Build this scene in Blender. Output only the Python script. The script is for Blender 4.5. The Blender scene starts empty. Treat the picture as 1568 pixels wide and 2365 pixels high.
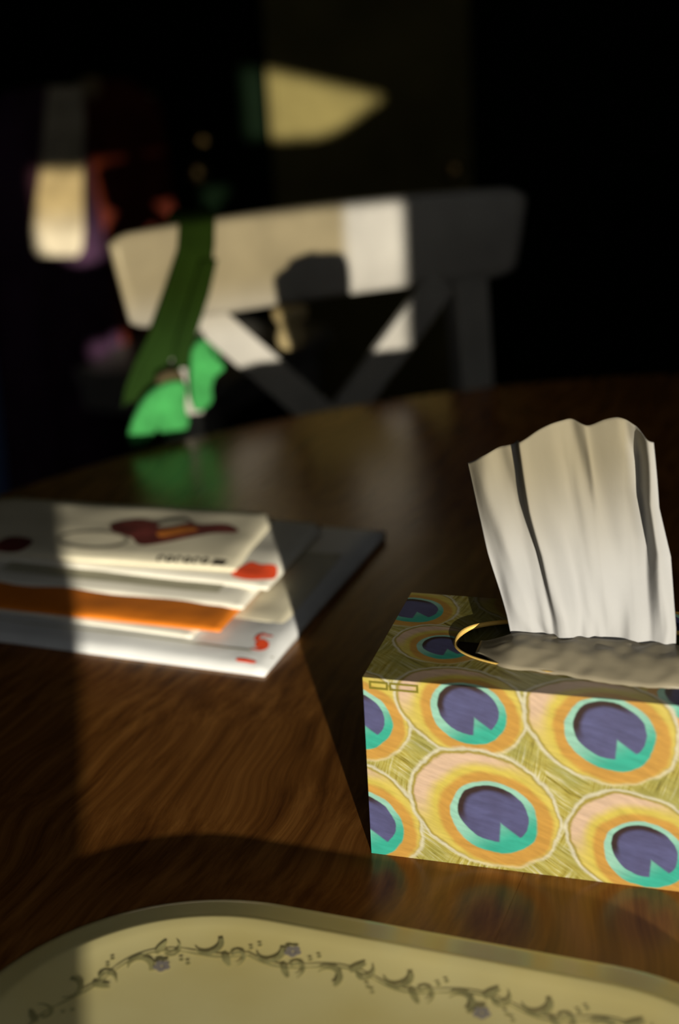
import bpy, bmesh, math, random
from mathutils import Vector, Matrix, noise

random.seed(4)
sc = bpy.context.scene
COL = sc.collection
R = math.radians
TZ = 0.75                                   # table top height

# ------------------------------------------------------------------ camera
cam = bpy.data.cameras.new('camera')
cam.sensor_fit = 'VERTICAL'
cam.sensor_height = 36.0
cam.lens = 36.0 * 3285.0 / 2365.0
cam.clip_start = 0.01
cam.dof.use_dof = True
cam.dof.focus_distance = 0.70
cam.dof.aperture_fstop = 4.2
camo = bpy.data.objects.new('camera', cam)
COL.objects.link(camo)
camo.matrix_world = (Matrix.Translation((0, 0, TZ + 0.40)) @ Matrix.Rotation(R(90 - 21), 4, 'X')
                     @ Matrix.Rotation(R(-3.15), 4, 'Z'))
sc.camera = camo

# ------------------------------------------------------------------ world, sun, window sky light, exposure
SUN_AZ, SUN_EL = R(-8.9), R(4.4)
world = bpy.data.worlds.new('world')
sc.world = world
world.use_nodes = True
wb = world.node_tree.nodes['Background']
wb.inputs[0].default_value = (0.55, 0.68, 0.9, 1)
wb.inputs[1].default_value = 0.6
sun = bpy.data.lights.new('sun', 'SUN')
sun.energy = 9.4
sun.angle = R(0.42)
sun.color = (1.0, 0.93, 0.78)
suno = bpy.data.objects.new('sun', sun)
COL.objects.link(suno)
sd = Vector((math.sin(SUN_AZ) * math.cos(SUN_EL), math.cos(SUN_AZ) * math.cos(SUN_EL), -math.sin(SUN_EL)))
suno.rotation_euler = sd.to_track_quat('-Z', 'Y').to_euler()
suno.location = (0.6, -3, 2)
sky = bpy.data.lights.new('window_sky_light', 'AREA')
sky.shape = 'RECTANGLE'
sky.size, sky.size_y = 1.5, 0.7
sky.energy = 6.0
sky.color = (1.0, 0.97, 0.88)
skyo = bpy.data.objects.new('window_sky_light', sky)
COL.objects.link(skyo)
skyo.location = (0.32, -1.12, 1.86)
skyo.rotation_euler = Vector((0, 1, -0.42)).to_track_quat('-Z', 'Y').to_euler()
sc.view_settings.view_transform = 'Standard'
sc.view_settings.look = 'None'
sc.view_settings.gamma = 1
sc.view_settings.exposure = 0.0
sc.view_settings.use_curve_mapping = False
sc.cycles.use_denoising = True
sc.cycles.max_bounces = 6
sc.cycles.diffuse_bounces = 3
sc.cycles.glossy_bounces = 3


# ------------------------------------------------------------------ helpers
def lin(c):
    return tuple((v / 255 / 12.92) if v / 255 <= 0.04045 else ((v / 255 + 0.055) / 1.055) ** 2.4 for v in c)


def new_mat(name):
    m = bpy.data.materials.new(name)
    m.use_nodes = True
    return m, m.node_tree, m.node_tree.nodes['Principled BSDF']


def mat(name, rgb, rough=0.6, spec=0.4, metal=0.0, var=0.12, scale=30.0, bump=0.0, bscale=200.0, coat=0.0, sheen=0.0):
    """plain procedural material: a colour with a slow noise variation and an optional fine bump"""
    m, nt, p = new_mat(name)
    N, L = nt.nodes, nt.links
    tc = N.new('ShaderNodeTexCoord')
    nz = N.new('ShaderNodeTexNoise')
    nz.inputs['Scale'].default_value = scale
    nz.inputs['Detail'].default_value = 4
    L.new(tc.outputs['Object'], nz.inputs['Vector'])
    rp = N.new('ShaderNodeValToRGB')
    rp.color_ramp.elements[0].position = 0.3
    rp.color_ramp.elements[1].position = 0.7
    rp.color_ramp.elements[0].color = (*[c * (1 - var) for c in rgb], 1)
    rp.color_ramp.elements[1].color = (*[min(1, c * (1 + var)) for c in rgb], 1)
    L.new(nz.outputs['Fac'], rp.inputs['Fac'])
    L.new(rp.outputs['Color'], p.inputs['Base Color'])
    p.inputs['Roughness'].default_value = rough
    p.inputs['Specular IOR Level'].default_value = spec
    p.inputs['Metallic'].default_value = metal
    p.inputs['Coat Weight'].default_value = coat
    p.inputs['Sheen Weight'].default_value = sheen
    if bump > 0:
        n2 = N.new('ShaderNodeTexNoise')
        n2.inputs['Scale'].default_value = bscale
        n2.inputs['Detail'].default_value = 6
        L.new(tc.outputs['Object'], n2.inputs['Vector'])
        b = N.new('ShaderNodeBump')
        b.inputs['Strength'].default_value = bump
        b.inputs['Distance'].default_value = 0.002
        L.new(n2.outputs['Fac'], b.inputs['Height'])
        L.new(b.outputs['Normal'], p.inputs['Normal'])
    return m


def obj(name, verts, faces, material, parent=None, smooth=False, uvs=None):
    me = bpy.data.meshes.new(name)
    me.from_pydata([tuple(v) for v in verts], [], faces)
    me.update()
    if material:
        me.materials.append(material)
    if uvs:
        ul = me.uv_layers.new(name='UVMap')
        for lp in me.loops:
            ul.data[lp.index].uv = uvs[lp.vertex_index]
    if smooth:
        for f in me.polygons:
            f.use_smooth = True
    o = bpy.data.objects.new(name, me)
    COL.objects.link(o)
    if parent:
        o.parent = parent
    return o


def bm_obj(name, bm, material, parent=None, smooth=False):
    bmesh.ops.recalc_face_normals(bm, faces=bm.faces)
    me = bpy.data.meshes.new(name)
    bm.to_mesh(me)
    bm.free()
    me.materials.append(material)
    if smooth:
        for f in me.polygons:
            f.use_smooth = True
    o = bpy.data.objects.new(name, me)
    COL.objects.link(o)
    if parent:
        o.parent = parent
    return o


def thing(name, label, cat, loc=(0, 0, 0), rz=0.0, group=None):
    o = bpy.data.objects.new(name, None)
    o.empty_display_size = 0.05
    COL.objects.link(o)
    o.location = loc
    o.rotation_euler = (0, 0, rz)
    tag(o, label, cat, group)
    return o


def tag(o, label, cat, group=None):
    o['label'] = label
    o['category'] = cat
    if group:
        o['group'] = group
    return o


def struct(o):
    o['kind'] = 'structure'
    return o


def add_box(bm, lo, hi, bevel=0.0):
    g = bmesh.ops.create_cube(bm, size=1.0)
    vs = g['verts']
    for v in vs:
        v.co = Vector([lo[i] + (v.co[i] + 0.5) * (hi[i] - lo[i]) for i in range(3)])
    if bevel > 0:
        es = list({e for v in vs for e in v.link_edges})
        bmesh.ops.bevel(bm, geom=es, offset=bevel, segments=2, affect='EDGES', profile=0.7)


def box(name, lo, hi, material, parent=None, bevel=0.0):
    bm = bmesh.new()
    add_box(bm, lo, hi, bevel)
    return bm_obj(name, bm, material, parent)


def prism(name, pts, depth, frame, material, parent=None, bevel=0.0, smooth=False):
    """extrude a 2-D outline by depth; frame maps (a, b, c) -> xyz"""
    bm = bmesh.new()
    lo = [bm.verts.new(frame(a, b, -depth / 2)) for a, b in pts]
    hi = [bm.verts.new(frame(a, b, depth / 2)) for a, b in pts]
    n = len(pts)
    bm.faces.new(lo[::-1])
    bm.faces.new(hi)
    for i in range(n):
        bm.faces.new((lo[i], lo[(i + 1) % n], hi[(i + 1) % n], hi[i]))
    if bevel > 0:
        bmesh.ops.bevel(bm, geom=list(bm.edges), offset=bevel, segments=2, affect='EDGES', profile=0.6)
    return bm_obj(name, bm, material, parent, smooth)


def lathe(name, prof, material, parent=None, n=24, axis='Z', loc=(0, 0, 0)):
    vs, fs = [], []
    for r, z in prof:
        for k in range(n):
            a = 2 * math.pi * k / n
            p = (r * math.cos(a), r * math.sin(a), z)
            if axis == 'Y':
                p = (p[0], p[2], p[1])
            vs.append((p[0] + loc[0], p[1] + loc[1], p[2] + loc[2]))
    m = len(prof)
    for i in range(m - 1):
        for k in range(n):
            fs.append((i * n + k, i * n + (k + 1) % n, (i + 1) * n + (k + 1) % n, (i + 1) * n + k))
    fs.append(tuple(range(n))[::-1])
    fs.append(tuple((m - 1) * n + k for k in range(n)))
    o = obj(name, vs, fs, material, parent, smooth=True)
    return o


def resample(pts, n):
    """closed polyline -> n evenly spaced points after Catmull-Rom smoothing"""
    m = len(pts)
    fine = []
    for i in range(m):
        p0, p1, p2, p3 = (Vector(pts[(i + k - 1) % m]) for k in range(4))
        for s in range(12):
            t = s / 12
            fine.append(0.5 * ((2 * p1) + (p2 - p0) * t + (2 * p0 - 5 * p1 + 4 * p2 - p3) * t * t
                               + (3 * p1 - p0 - 3 * p2 + p3) * t ** 3))
    L = [0]
    for i in range(len(fine)):
        L.append(L[-1] + (fine[(i + 1) % len(fine)] - fine[i]).length)
    out = []
    j = 0
    for k in range(n):
        d = L[-1] * k / n
        while L[j + 1] < d:
            j += 1
        f = (d - L[j]) / max(1e-9, L[j + 1] - L[j])
        out.append(fine[j].lerp(fine[(j + 1) % len(fine)], f))
    return out


def puff(name, pts, thick, frame, material, parent=None, n=60, wob=0.0, seed=0.0):
    """a soft cushion-like cloth piece with the given outline (shrunk in steps to its spine)"""
    ring = resample(pts, n)
    c = sum(ring, Vector((0, 0))) / n
    levels = [(0.86, -1.0), (0.95, -0.8), (1.0, 0.0), (0.95, 0.8), (0.86, 1.0)]
    vs, fs = [], []
    for s, h in levels:
        for p in ring:
            q = c + (p - c) * s
            w = wob * noise.noise(Vector((q.x * 40, q.y * 40, seed)))
            vs.append(frame(q.x, q.y, h * thick / 2 + w))
    for i in range(len(levels) - 1):
        for k in range(n):
            fs.append((i * n + k, i * n + (k + 1) % n, (i + 1) * n + (k + 1) % n, (i + 1) * n + k))
    for lev, flip in ((0, True), (len(levels) - 1, False)):
        base = lev * n
        rings = [base]
        for s in (0.55, 0.25):
            start = len(vs)
            h = levels[lev][1]
            for p in ring:
                q = c + (p - c) * levels[lev][0] * s
                w = wob * noise.noise(Vector((q.x * 40, q.y * 40, seed)))
                vs.append(frame(q.x, q.y, h * thick / 2 * 1.15 + w))
            for k in range(n):
                f = (rings[-1] + k, rings[-1] + (k + 1) % n, start + (k + 1) % n, start + k)
                fs.append(f[::-1] if flip else f)
            rings.append(start)
        f = tuple(rings[-1] + k for k in range(n))
        fs.append(f[::-1] if flip else f)
    o = obj(name, vs, fs, material, parent, smooth=True)
    return o


# ------------------------------------------------------------------ materials
M = {}
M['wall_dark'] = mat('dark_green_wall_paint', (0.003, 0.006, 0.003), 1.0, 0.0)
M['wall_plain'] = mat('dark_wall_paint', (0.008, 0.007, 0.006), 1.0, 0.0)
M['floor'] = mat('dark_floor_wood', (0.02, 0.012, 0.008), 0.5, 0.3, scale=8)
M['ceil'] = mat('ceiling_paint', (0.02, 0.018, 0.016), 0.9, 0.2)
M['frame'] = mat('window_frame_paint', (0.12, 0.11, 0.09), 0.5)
M['curtain'] = mat('sun_mask_curtain_cloth', (0.02, 0.016, 0.012), 0.95, 0.1, sheen=0.2)
M['blind'] = mat('sun_mask_blind_cloth', (0.03, 0.025, 0.018), 0.95, 0.1)
M['cream_door'] = mat('cream_cupboard_paint', (0.105, 0.086, 0.030), 0.9, 0.1, var=0.3, scale=6)
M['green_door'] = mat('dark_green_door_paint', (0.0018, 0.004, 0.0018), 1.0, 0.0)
M['brass'] = mat('brass', (0.55, 0.36, 0.13), 0.35, metal=1.0)
M['chair'] = mat('white_chair_paint', (0.240, 0.226, 0.200), 0.45, 0.35, var=0.16, scale=14, bump=0.15, bscale=60)
M['cord'] = mat('chair_peg_wood', (0.22, 0.17, 0.08), 0.7)
M['strap'] = mat('dark_green_webbing', (0.008, 0.020, 0.003), 0.95, 0.05, bump=0.3, bscale=500)
M['green'] = mat('bright_green_cloth', (0.030, 0.170, 0.045), 0.95, 0.05, var=0.25, scale=40, bump=0.4, bscale=400)
M['lining'] = mat('brown_bag_lining', (0.04, 0.03, 0.012), 0.9, 0.2)
M['purple'] = mat('purple_wool', (0.050, 0.024, 0.048), 1.0, 0.0, var=0.3, scale=20)
M['red'] = mat('maroon_wool', (0.060, 0.012, 0.007), 1.0, 0.0, var=0.3, scale=20)
M['blue'] = mat('navy_cloth', (0.09, 0.17, 0.38), 1.0, 0.0)
M['scarf'] = mat('cream_knit', (0.36, 0.31, 0.22), 1.0, 0.0, var=0.2, bump=0.4, bscale=120)
M['tan'] = mat('tan_collar_cloth', (0.20, 0.15, 0.08), 0.95, 0.1)
M['paper'] = mat('white_paper', (0.64, 0.61, 0.52), 0.7, 0.3, var=0.06, scale=25, bump=0.12, bscale=40)
M['paper_b'] = mat('cool_white_plastic_mailer', (0.58, 0.585, 0.58), 0.42, 0.5, var=0.06, scale=25, bump=0.35, bscale=22)
M['paper_c'] = mat('ivory_paper', (0.58, 0.53, 0.39), 0.7, 0.3, var=0.08, scale=25, bump=0.12, bscale=40)
M['kraft'] = mat('orange_kraft_paper', (0.62, 0.17, 0.012), 0.6, 0.3, var=0.1, bump=0.2, bscale=60)
M['window_film'] = mat('envelope_window_film', (0.36, 0.34, 0.24), 0.35, 0.5)
M['ink'] = mat('black_ink', (0.035, 0.030, 0.020), 0.7, 0.2)
M['ink_red'] = mat('red_ink', (0.72, 0.07, 0.02), 0.7, 0.2)
M['ink_brown'] = mat('brown_red_ink', (0.11, 0.022, 0.018), 0.7, 0.2, var=0.5, scale=50)
M['ink_orange'] = mat('orange_ink', (0.42, 0.13, 0.02), 0.7, 0.2, var=0.4, scale=60)
M['ink_grey'] = mat('grey_ink', (0.30, 0.27, 0.20), 0.7, 0.2)
M['board_edge'] = mat('raw_cardboard_edge', (0.62, 0.40, 0.10), 0.8, 0.2)
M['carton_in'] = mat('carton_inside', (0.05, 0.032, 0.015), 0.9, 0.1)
M['tab'] = mat('olive_ink', (0.10, 0.085, 0.006), 0.8, 0.2)
M['leaf_ink'] = mat('olive_glaze_print', (0.44, 0.40, 0.17), 0.3, 0.5, var=0.3, scale=80)
M['flower_ink'] = mat('mauve_glaze_print', (0.42, 0.37, 0.33), 0.3, 0.5)


def glass_mat():
    m, nt, p = new_mat('window_glass')
    N, L = nt.nodes, nt.links
    t = N.new('ShaderNodeBsdfTransparent')
    g = N.new('ShaderNodeBsdfGlossy')
    g.inputs['Roughness'].default_value = 0.02
    mx = N.new('ShaderNodeMixShader')
    mx.inputs[0].default_value = 0.05
    L.new(t.outputs[0], mx.inputs[1])
    L.new(g.outputs[0], mx.inputs[2])
    L.new(mx.outputs[0], N['Material Output'].inputs['Surface'])
    return m


M['glass'] = glass_mat()


def wood_mat():
    m, nt, p = new_mat('figured_brown_table_wood')
    N, L = nt.nodes, nt.links
    tc = N.new('ShaderNodeTexCoord')
    mp = N.new('ShaderNodeMapping')
    vr = N.new('ShaderNodeVectorRotate')
    vr.rotation_type = 'Z_AXIS'
    vr.inputs['Angle'].default_value = R(-68)                 # grain runs along local x after this
    mp.inputs['Scale'].default_value = (1.0, 7.0, 1.0)
    L.new(tc.outputs['Object'], vr.inputs['Vector'])
    L.new(vr.outputs['Vector'], mp.inputs['Vector'])
    n0 = N.new('ShaderNodeTexNoise')
    n0.inputs['Scale'].default_value = 5.0
    n0.inputs['Detail'].default_value = 2
    L.new(tc.outputs['Object'], n0.inputs['Vector'])
    add = N.new('ShaderNodeVectorMath')
    add.operation = 'MULTIPLY_ADD'
    add.inputs[1].default_value = (0.35, 0.55, 0)
    L.new(n0.outputs['Color'], add.inputs[0])
    L.new(mp.outputs['Vector'], add.inputs[2])
    n1 = N.new('ShaderNodeTexNoise')
    n1.inputs['Scale'].default_value = 16.0
    n1.inputs['Detail'].default_value = 8
    n1.inputs['Roughness'].default_value = 0.65
    L.new(add.outputs['Vector'], n1.inputs['Vector'])
    r1 = N.new('ShaderNodeValToRGB')
    e = r1.color_ramp.elements
    e[0].position, e[0].color = 0.30, (0.075, 0.024, 0.006, 1)
    e[1].position, e[1].color = 0.75, (0.36, 0.155, 0.035, 1)
    k = e.new(0.5)
    k.color = (0.19, 0.072, 0.015, 1)
    L.new(n1.outputs['Fac'], r1.inputs['Fac'])
    L.new(r1.outputs['Color'], p.inputs['Base Color'])
    p.inputs['Roughness'].default_value = 0.26
    p.inputs['Specular IOR Level'].default_value = 0.5
    p.inputs['Specular Tint'].default_value = (1.0, 0.62, 0.28, 1)
    b = N.new('ShaderNodeBump')
    b.inputs['Strength'].default_value = 0.25
    b.inputs['Distance'].default_value = 0.0008
    L.new(n1.outputs['Fac'], b.inputs['Height'])
    L.new(b.outputs['Normal'], p.inputs['Normal'])
    return m


M['wood'] = wood_mat()


def tissue_mat():
    m, nt, p = new_mat('white_tissue_paper')
    N, L = nt.nodes, nt.links
    tc = N.new('ShaderNodeTexCoord')
    nz = N.new('ShaderNodeTexNoise')
    nz.inputs['Scale'].default_value = 160
    nz.inputs['Detail'].default_value = 5
    L.new(tc.outputs['Object'], nz.inputs['Vector'])
    b = N.new('ShaderNodeBump')
    b.inputs['Strength'].default_value = 0.25
    b.inputs['Distance'].default_value = 0.0008
    L.new(nz.outputs['Fac'], b.inputs['Height'])
    d = N.new('ShaderNodeBsdfDiffuse')
    d.inputs['Color'].default_value = (0.45, 0.45, 0.455, 1)
    t = N.new('ShaderNodeBsdfTranslucent')
    t.inputs['Color'].default_value = (0.42, 0.38, 0.30, 1)
    L.new(b.outputs['Normal'], d.inputs['Normal'])
    mx = N.new('ShaderNodeMixShader')
    mx.inputs[0].default_value = 0.42
    L.new(d.outputs[0], mx.inputs[1])
    L.new(t.outputs[0], mx.inputs[2])
    L.new(mx.outputs[0], N['Material Output'].inputs['Surface'])
    return m


M['tissue'] = tissue_mat()


# ---- the printed peacock-feather carton: node group for one feather eye, then a chain of eyes over barbs
class NB:
    def __init__(s, nt):
        s.nt, s.N, s.L = nt, nt.nodes, nt.links

    def put(s, sock, v):
        if hasattr(v, 'links'):
            s.L.new(v, sock)
        else:
            sock.default_value = v

    def m(s, op, a, b=0.0, c=0.0):
        n = s.N.new('ShaderNodeMath')
        n.operation = op
        s.put(n.inputs[0], a)
        s.put(n.inputs[1], b)
        s.put(n.inputs[2], c)
        return n.outputs[0]

    def lt(s, a, b, soft=0.05):                 # smooth a < b
        n = s.N.new('ShaderNodeMapRange')
        n.interpolation_type = 'SMOOTHSTEP'
        s.put(n.inputs['Value'], a)
        n.inputs['From Min'].default_value = b - soft
        n.inputs['From Max'].default_value = b + soft
        n.inputs['To Min'].default_value = 1
        n.inputs['To Max'].default_value = 0
        return n.outputs['Result']

    def mix(s, f, a, b):
        n = s.N.new('ShaderNodeMix')
        n.data_type = 'RGBA'
        s.put(n.inputs[0], f)
        s.put(n.inputs[6], a)
        s.put(n.inputs[7], b)
        return n.outputs[2]

    def length(s, x, y):
        return s.m('SQRT', s.m('ADD', s.m('MULTIPLY', x, x), s.m('MULTIPLY', y, y)))


PK = 0.42      # print albedo scale


def ink(c):
    l = lin(c)
    return (l[0] * PK, l[1] * PK, l[2] * PK, 1)


def eye_group():
    g = bpy.data.node_groups.new('feather_eye', 'ShaderNodeTree')
    for nm in ('X', 'Y', 'CX', 'CY', 'R', 'Wobble'):
        g.interface.new_socket(nm, in_out='INPUT', socket_type='NodeSocketFloat')
    g.interface.new_socket('Base', in_out='INPUT', socket_type='NodeSocketColor')
    g.interface.new_socket('Color', in_out='OUTPUT', socket_type='NodeSocketColor')
    b = NB(g)
    gi, go = g.nodes.new('NodeGroupInput'), g.nodes.new('NodeGroupOutput')
    I = gi.outputs
    px = b.m('DIVIDE', b.m('SUBTRACT', I['X'], I['CX']), I['R'])
    py = b.m('DIVIDE', b.m('SUBTRACT', I['Y'], I['CY']), I['R'])
    # tilted frame: long axis runs from upper left to lower right
    ca, sa = math.cos(R(-25)), math.sin(R(-25))
    a = b.m('ADD', b.m('MULTIPLY', px, ca), b.m('MULTIPLY', py, sa))
    c = b.m('SUBTRACT', b.m('MULTIPLY', py, ca), b.m('MULTIPLY', px, sa))
    w = b.m('MULTIPLY', I['Wobble'], 0.16)

    def ell(da, dc, ra, rc):
        return b.m('ADD', b.length(b.m('DIVIDE', b.m('SUBTRACT', a, da), ra), b.m('DIVIDE', b.m('SUBTRACT', c, dc), rc)), w)
    border = ell(-0.30, 0.12, 1.84, 1.50)
    pink = ell(-0.27, 0.11, 1.70, 1.38)
    yellow = ell(-0.06, 0.03, 1.48, 1.30)
    orange = ell(0.05, -0.03, 1.36, 1.19)
    teal = ell(0.0, 0.0, 1.04, 0.93)
    navy = ell(-0.05, 0.08, 0.85, 0.72)
    # colours
    ang = b.m('ADD', b.m('MULTIPLY', px, -0.55), b.m('MULTIPLY', py, 0.85))
    col = I['Base']
    col = b.mix(b.lt(border, 1.0, 0.03), col, ink((222, 216, 190)))
    col = b.mix(b.lt(border, 0.955, 0.025), col, ink((168, 150, 60)))
    pinkc = b.mix(b.lt(ang, 0.95, 0.45), ink((226, 194, 166)), ink((220, 200, 104)))
    col = b.mix(b.lt(pink, 1.0, 0.03), col, pinkc)
    col = b.mix(b.lt(yellow, 1.0, 0.10), col, ink((220, 200, 92)))
    col = b.mix(b.lt(orange, 1.0, 0.06), col, ink((208, 158, 74)))
    tealc = b.mix(b.lt(ang, -0.25, 0.5), ink((160, 214, 194)), ink((58, 182, 158)))
    col = b.mix(b.lt(teal, 1.0, 0.03), col, tealc)
    # heart-shaped dark centre: an ellipse with a wedge cut from the lower right
    na, nb_ = 0.42, -0.91
    along = b.m('ADD', b.m('MULTIPLY', b.m('SUBTRACT', px, 0.16), na), b.m('MULTIPLY', b.m('ADD', py, 0.14), nb_))
    across = b.m('ABSOLUTE', b.m('ADD', b.m('MULTIPLY', b.m('SUBTRACT', px, 0.16), -nb_), b.m('MULTIPLY', b.m('ADD', py, 0.14), na)))
    wedge = b.lt(b.m('SUBTRACT', across, b.m('MULTIPLY', along, 0.55)), 0.0, 0.04)
    nm = b.m('MULTIPLY', b.lt(navy, 1.0, 0.03), b.m('SUBTRACT', 1.0, wedge))
    rim = b.m('MULTIPLY', b.lt(b.m('MULTIPLY', navy, -1.0), -0.80, 0.08), b.lt(b.m('MULTIPLY', ang, -1.0), -0.30, 0.25))
    navc = b.mix(rim, b.mix(b.lt(I['Wobble'], 0.0, 0.5), ink((98, 100, 148)), ink((82, 80, 118))), ink((58, 40, 38)))
    col = b.mix(nm, col, navc)
    b.L.new(col, go.inputs['Color'])
    return g


def carton_mat():
    m, nt, p = new_mat('peacock_feather_print_carton')
    b = NB(nt)
    N, L = b.N, b.L
    uv = N.new('ShaderNodeUVMap')
    uv.uv_map = 'UVMap'
    sep = N.new('ShaderNodeSeparateXYZ')
    L.new(uv.outputs[0], sep.inputs[0])
    X, Y = sep.outputs[0], sep.outputs[1]

    def nz(scale, detail, vec=None, col=False, rough=0.5):
        n = N.new('ShaderNodeTexNoise')
        n.inputs['Scale'].default_value = scale
        n.inputs['Detail'].default_value = detail
        n.inputs['Roughness'].default_value = rough
        L.new(vec or uv.outputs[0], n.inputs['Vector'])
        return n.outputs['Color' if col else 'Fac']

    def barbs(ang, sc_, along):
        mp = N.new('ShaderNodeMapping')
        mp.vector_type = 'TEXTURE'                        # rotate first, then stretch
        mp.inputs['Rotation'].default_value = (0, 0, R(ang))
        mp.inputs['Scale'].default_value = (1 / along, 1 / sc_, 1)
        ad = N.new('ShaderNodeVectorMath')
        ad.operation = 'MULTIPLY_ADD'
        ad.inputs[1].default_value = (1.6, 1.6, 0)
        L.new(nz(0.22, 1, col=True), ad.inputs[0])
        L.new(uv.outputs[0], ad.inputs[2])
        L.new(ad.outputs[0], mp.inputs['Vector'])
        return nz(1.0, 5, mp.outputs[0], rough=0.7)
    sel = b.lt(nz(0.30, 1), 0.5, 0.05)
    f1, f2 = barbs(-35, 5.5, 0.35), barbs(75, 5.5, 0.35)
    f = b.m('ADD', b.m('MULTIPLY', f1, sel), b.m('MULTIPLY', f2, b.m('SUBTRACT', 1.0, sel)))
    rp = N.new('ShaderNodeValToRGB')
    e = rp.color_ramp.elements
    e[0].position, e[0].color = 0.34, ink((104, 88, 20))
    e[1].position, e[1].color = 0.66, ink((226, 218, 184))
    k = e.new(0.44)
    k.color = ink((176, 160, 66))
    k = e.new(0.54)
    k.color = ink((196, 186, 104))
    L.new(f, rp.inputs['Fac'])
    gr = N.new('ShaderNodeValToRGB')                # greener patches
    gr.color_ramp.elements[0].position, gr.color_ramp.elements[0].color = 0.45, (0, 0, 0, 1)
    gr.color_ramp.elements[1].position, gr.color_ramp.elements[1].color = 0.65, (1, 1, 1, 1)
    L.new(nz(0.5, 2), gr.inputs['Fac'])
    col = b.mix(b.m('MULTIPLY', gr.outputs[0], 0.5), rp.outputs[0], ink((150, 152, 84)))
    G = eye_group()
    wob = b.m('SUBTRACT', nz(0.9, 4), 0.5)
    EYES = [(0.6, 17.0, 1.5), (6.5, 18.6, 1.6), (12.6, 17.4, 1.7), (18.0, 18.4, 1.6), (3.0, 13.2, 1.3), (19.3, 13.0, 1.8), (8.2, 12.6, 1.0),
            (-3.2, 5.2, 1.8), (-6.6, 1.6, 1.9), (-7.4, 7.6, 1.7),
            (-0.45, 7.35, 1.72), (14.95, 10.35, 1.75), (18.6, 6.4, 1.9), (4.9, 8.2, 1.72), (11.25, 7.8, 1.95),
            (-0.35, 1.65, 1.95), (17.6, 0.6, 1.7), (12.9, 1.75, 1.82), (6.0, 2.8, 2.02)]
    for cx, cy, r in EYES:
        n = N.new('ShaderNodeGroup')
        n.node_tree = G
        L.new(X, n.inputs['X'])
        L.new(Y, n.inputs['Y'])
        n.inputs['CX'].default_value, n.inputs['CY'].default_value, n.inputs['R'].default_value = cx, cy, r
        L.new(wob, n.inputs['Wobble'])
        L.new(col, n.inputs['Base'])
        col = n.outputs['Color']
    fv = barbs(-20, 3.5, 0.6)                       # faint barbs over the whole print
    hv = N.new('ShaderNodeHueSaturation')
    L.new(b.m('ADD', 0.55, b.m('MULTIPLY', fv, 0.9)), hv.inputs['Value'])
    L.new(col, hv.inputs['Color'])
    L.new(hv.outputs[0], p.inputs['Base Color'])
    p.inputs['Roughness'].default_value = 0.42
    p.inputs['Specular IOR Level'].default_value = 0.35
    return m


M['carton'] = carton_mat()


def glaze_mat():
    m, nt, p = new_mat('cream_glazed_ceramic')
    N, L = nt.nodes, nt.links
    tc = N.new('ShaderNodeTexCoord')
    nz = N.new('ShaderNodeTexNoise')
    nz.inputs['Scale'].default_value = 14
    nz.inputs['Detail'].default_value = 3
    L.new(tc.outputs['Object'], nz.inputs['Vector'])
    rp = N.new('ShaderNodeValToRGB')
    rp.color_ramp.elements[0].position, rp.color_ramp.elements[0].color = 0.3, (0.82, 0.69, 0.28, 1)
    rp.color_ramp.elements[1].position, rp.color_ramp.elements[1].color = 0.7, (0.94, 0.84, 0.42, 1)
    L.new(nz.outputs['Fac'], rp.inputs['Fac'])
    L.new(rp.outputs['Color'], p.inputs['Base Color'])
    p.inputs['Roughness'].default_value = 0.22
    p.inputs['Specular IOR Level'].default_value = 0.5
    return m


M['glaze'] = glaze_mat()

# ------------------------------------------------------------------ the room
XL, XR, YB, YF, ZC = -1.7, 1.7, 3.30, -0.90, 2.45
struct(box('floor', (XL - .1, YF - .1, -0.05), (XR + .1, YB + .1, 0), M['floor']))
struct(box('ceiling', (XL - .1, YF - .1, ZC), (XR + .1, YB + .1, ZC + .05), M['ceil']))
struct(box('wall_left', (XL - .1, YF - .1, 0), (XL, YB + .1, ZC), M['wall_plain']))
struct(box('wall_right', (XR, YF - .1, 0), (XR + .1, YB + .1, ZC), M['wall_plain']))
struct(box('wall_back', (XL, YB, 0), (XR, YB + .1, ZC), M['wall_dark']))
WX0, WX1, WZ0, WZ1 = -0.35, 1.0, 0.72, 2.15
bm = bmesh.new()
add_box(bm, (XL, YF - .1, 0), (WX0, YF, ZC))
add_box(bm, (WX1, YF - .1, 0), (XR, YF, ZC))
add_box(bm, (WX0, YF - .1, 0), (WX1, YF, WZ0))
add_box(bm, (WX0, YF - .1, WZ1), (WX1, YF, ZC))
struct(bm_obj('wall_front', bm, M['wall_plain']))
win = bpy.data.objects.new('window_1', None)
COL.objects.link(win)
win.location = (0, YF - 0.05, 0)
struct(win)
bm = bmesh.new()
for lo, hi in (((WX0, -.03, WZ0), (WX0 + .04, .03, WZ1)), ((WX1 - .04, -.03, WZ0), (WX1, .03, WZ1)),
               ((WX0, -.03, WZ0), (WX1, .03, WZ0 + .03)), ((WX0, -.03, WZ1 - .04), (WX1, .03, WZ1)),
               ((WX0, -.03, 1.48), (WX1, .03, 1.53))):
    add_box(bm, lo, hi)
bm_obj('window_frame', bm, M['frame'], win)
box('mullion', (0.452, -.03, WZ0 + .03), (0.500, .03, WZ1 - .04), M['frame'], win)
for x0, x1 in ((WX0 + .04, .452), (.500, WX1 - .04)):
    for z0, z1 in ((WZ0 + .03, 1.48), (1.53, WZ1 - .04)):
        box('pane', (x0, -.003, z0), (x1, .003, z1), M['glass'], win)
box('window_sill', (WX0 - .04, 0.0, WZ0 - .03), (WX1 + .04, .09, WZ0 - .002), M['frame'], win)


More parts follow.
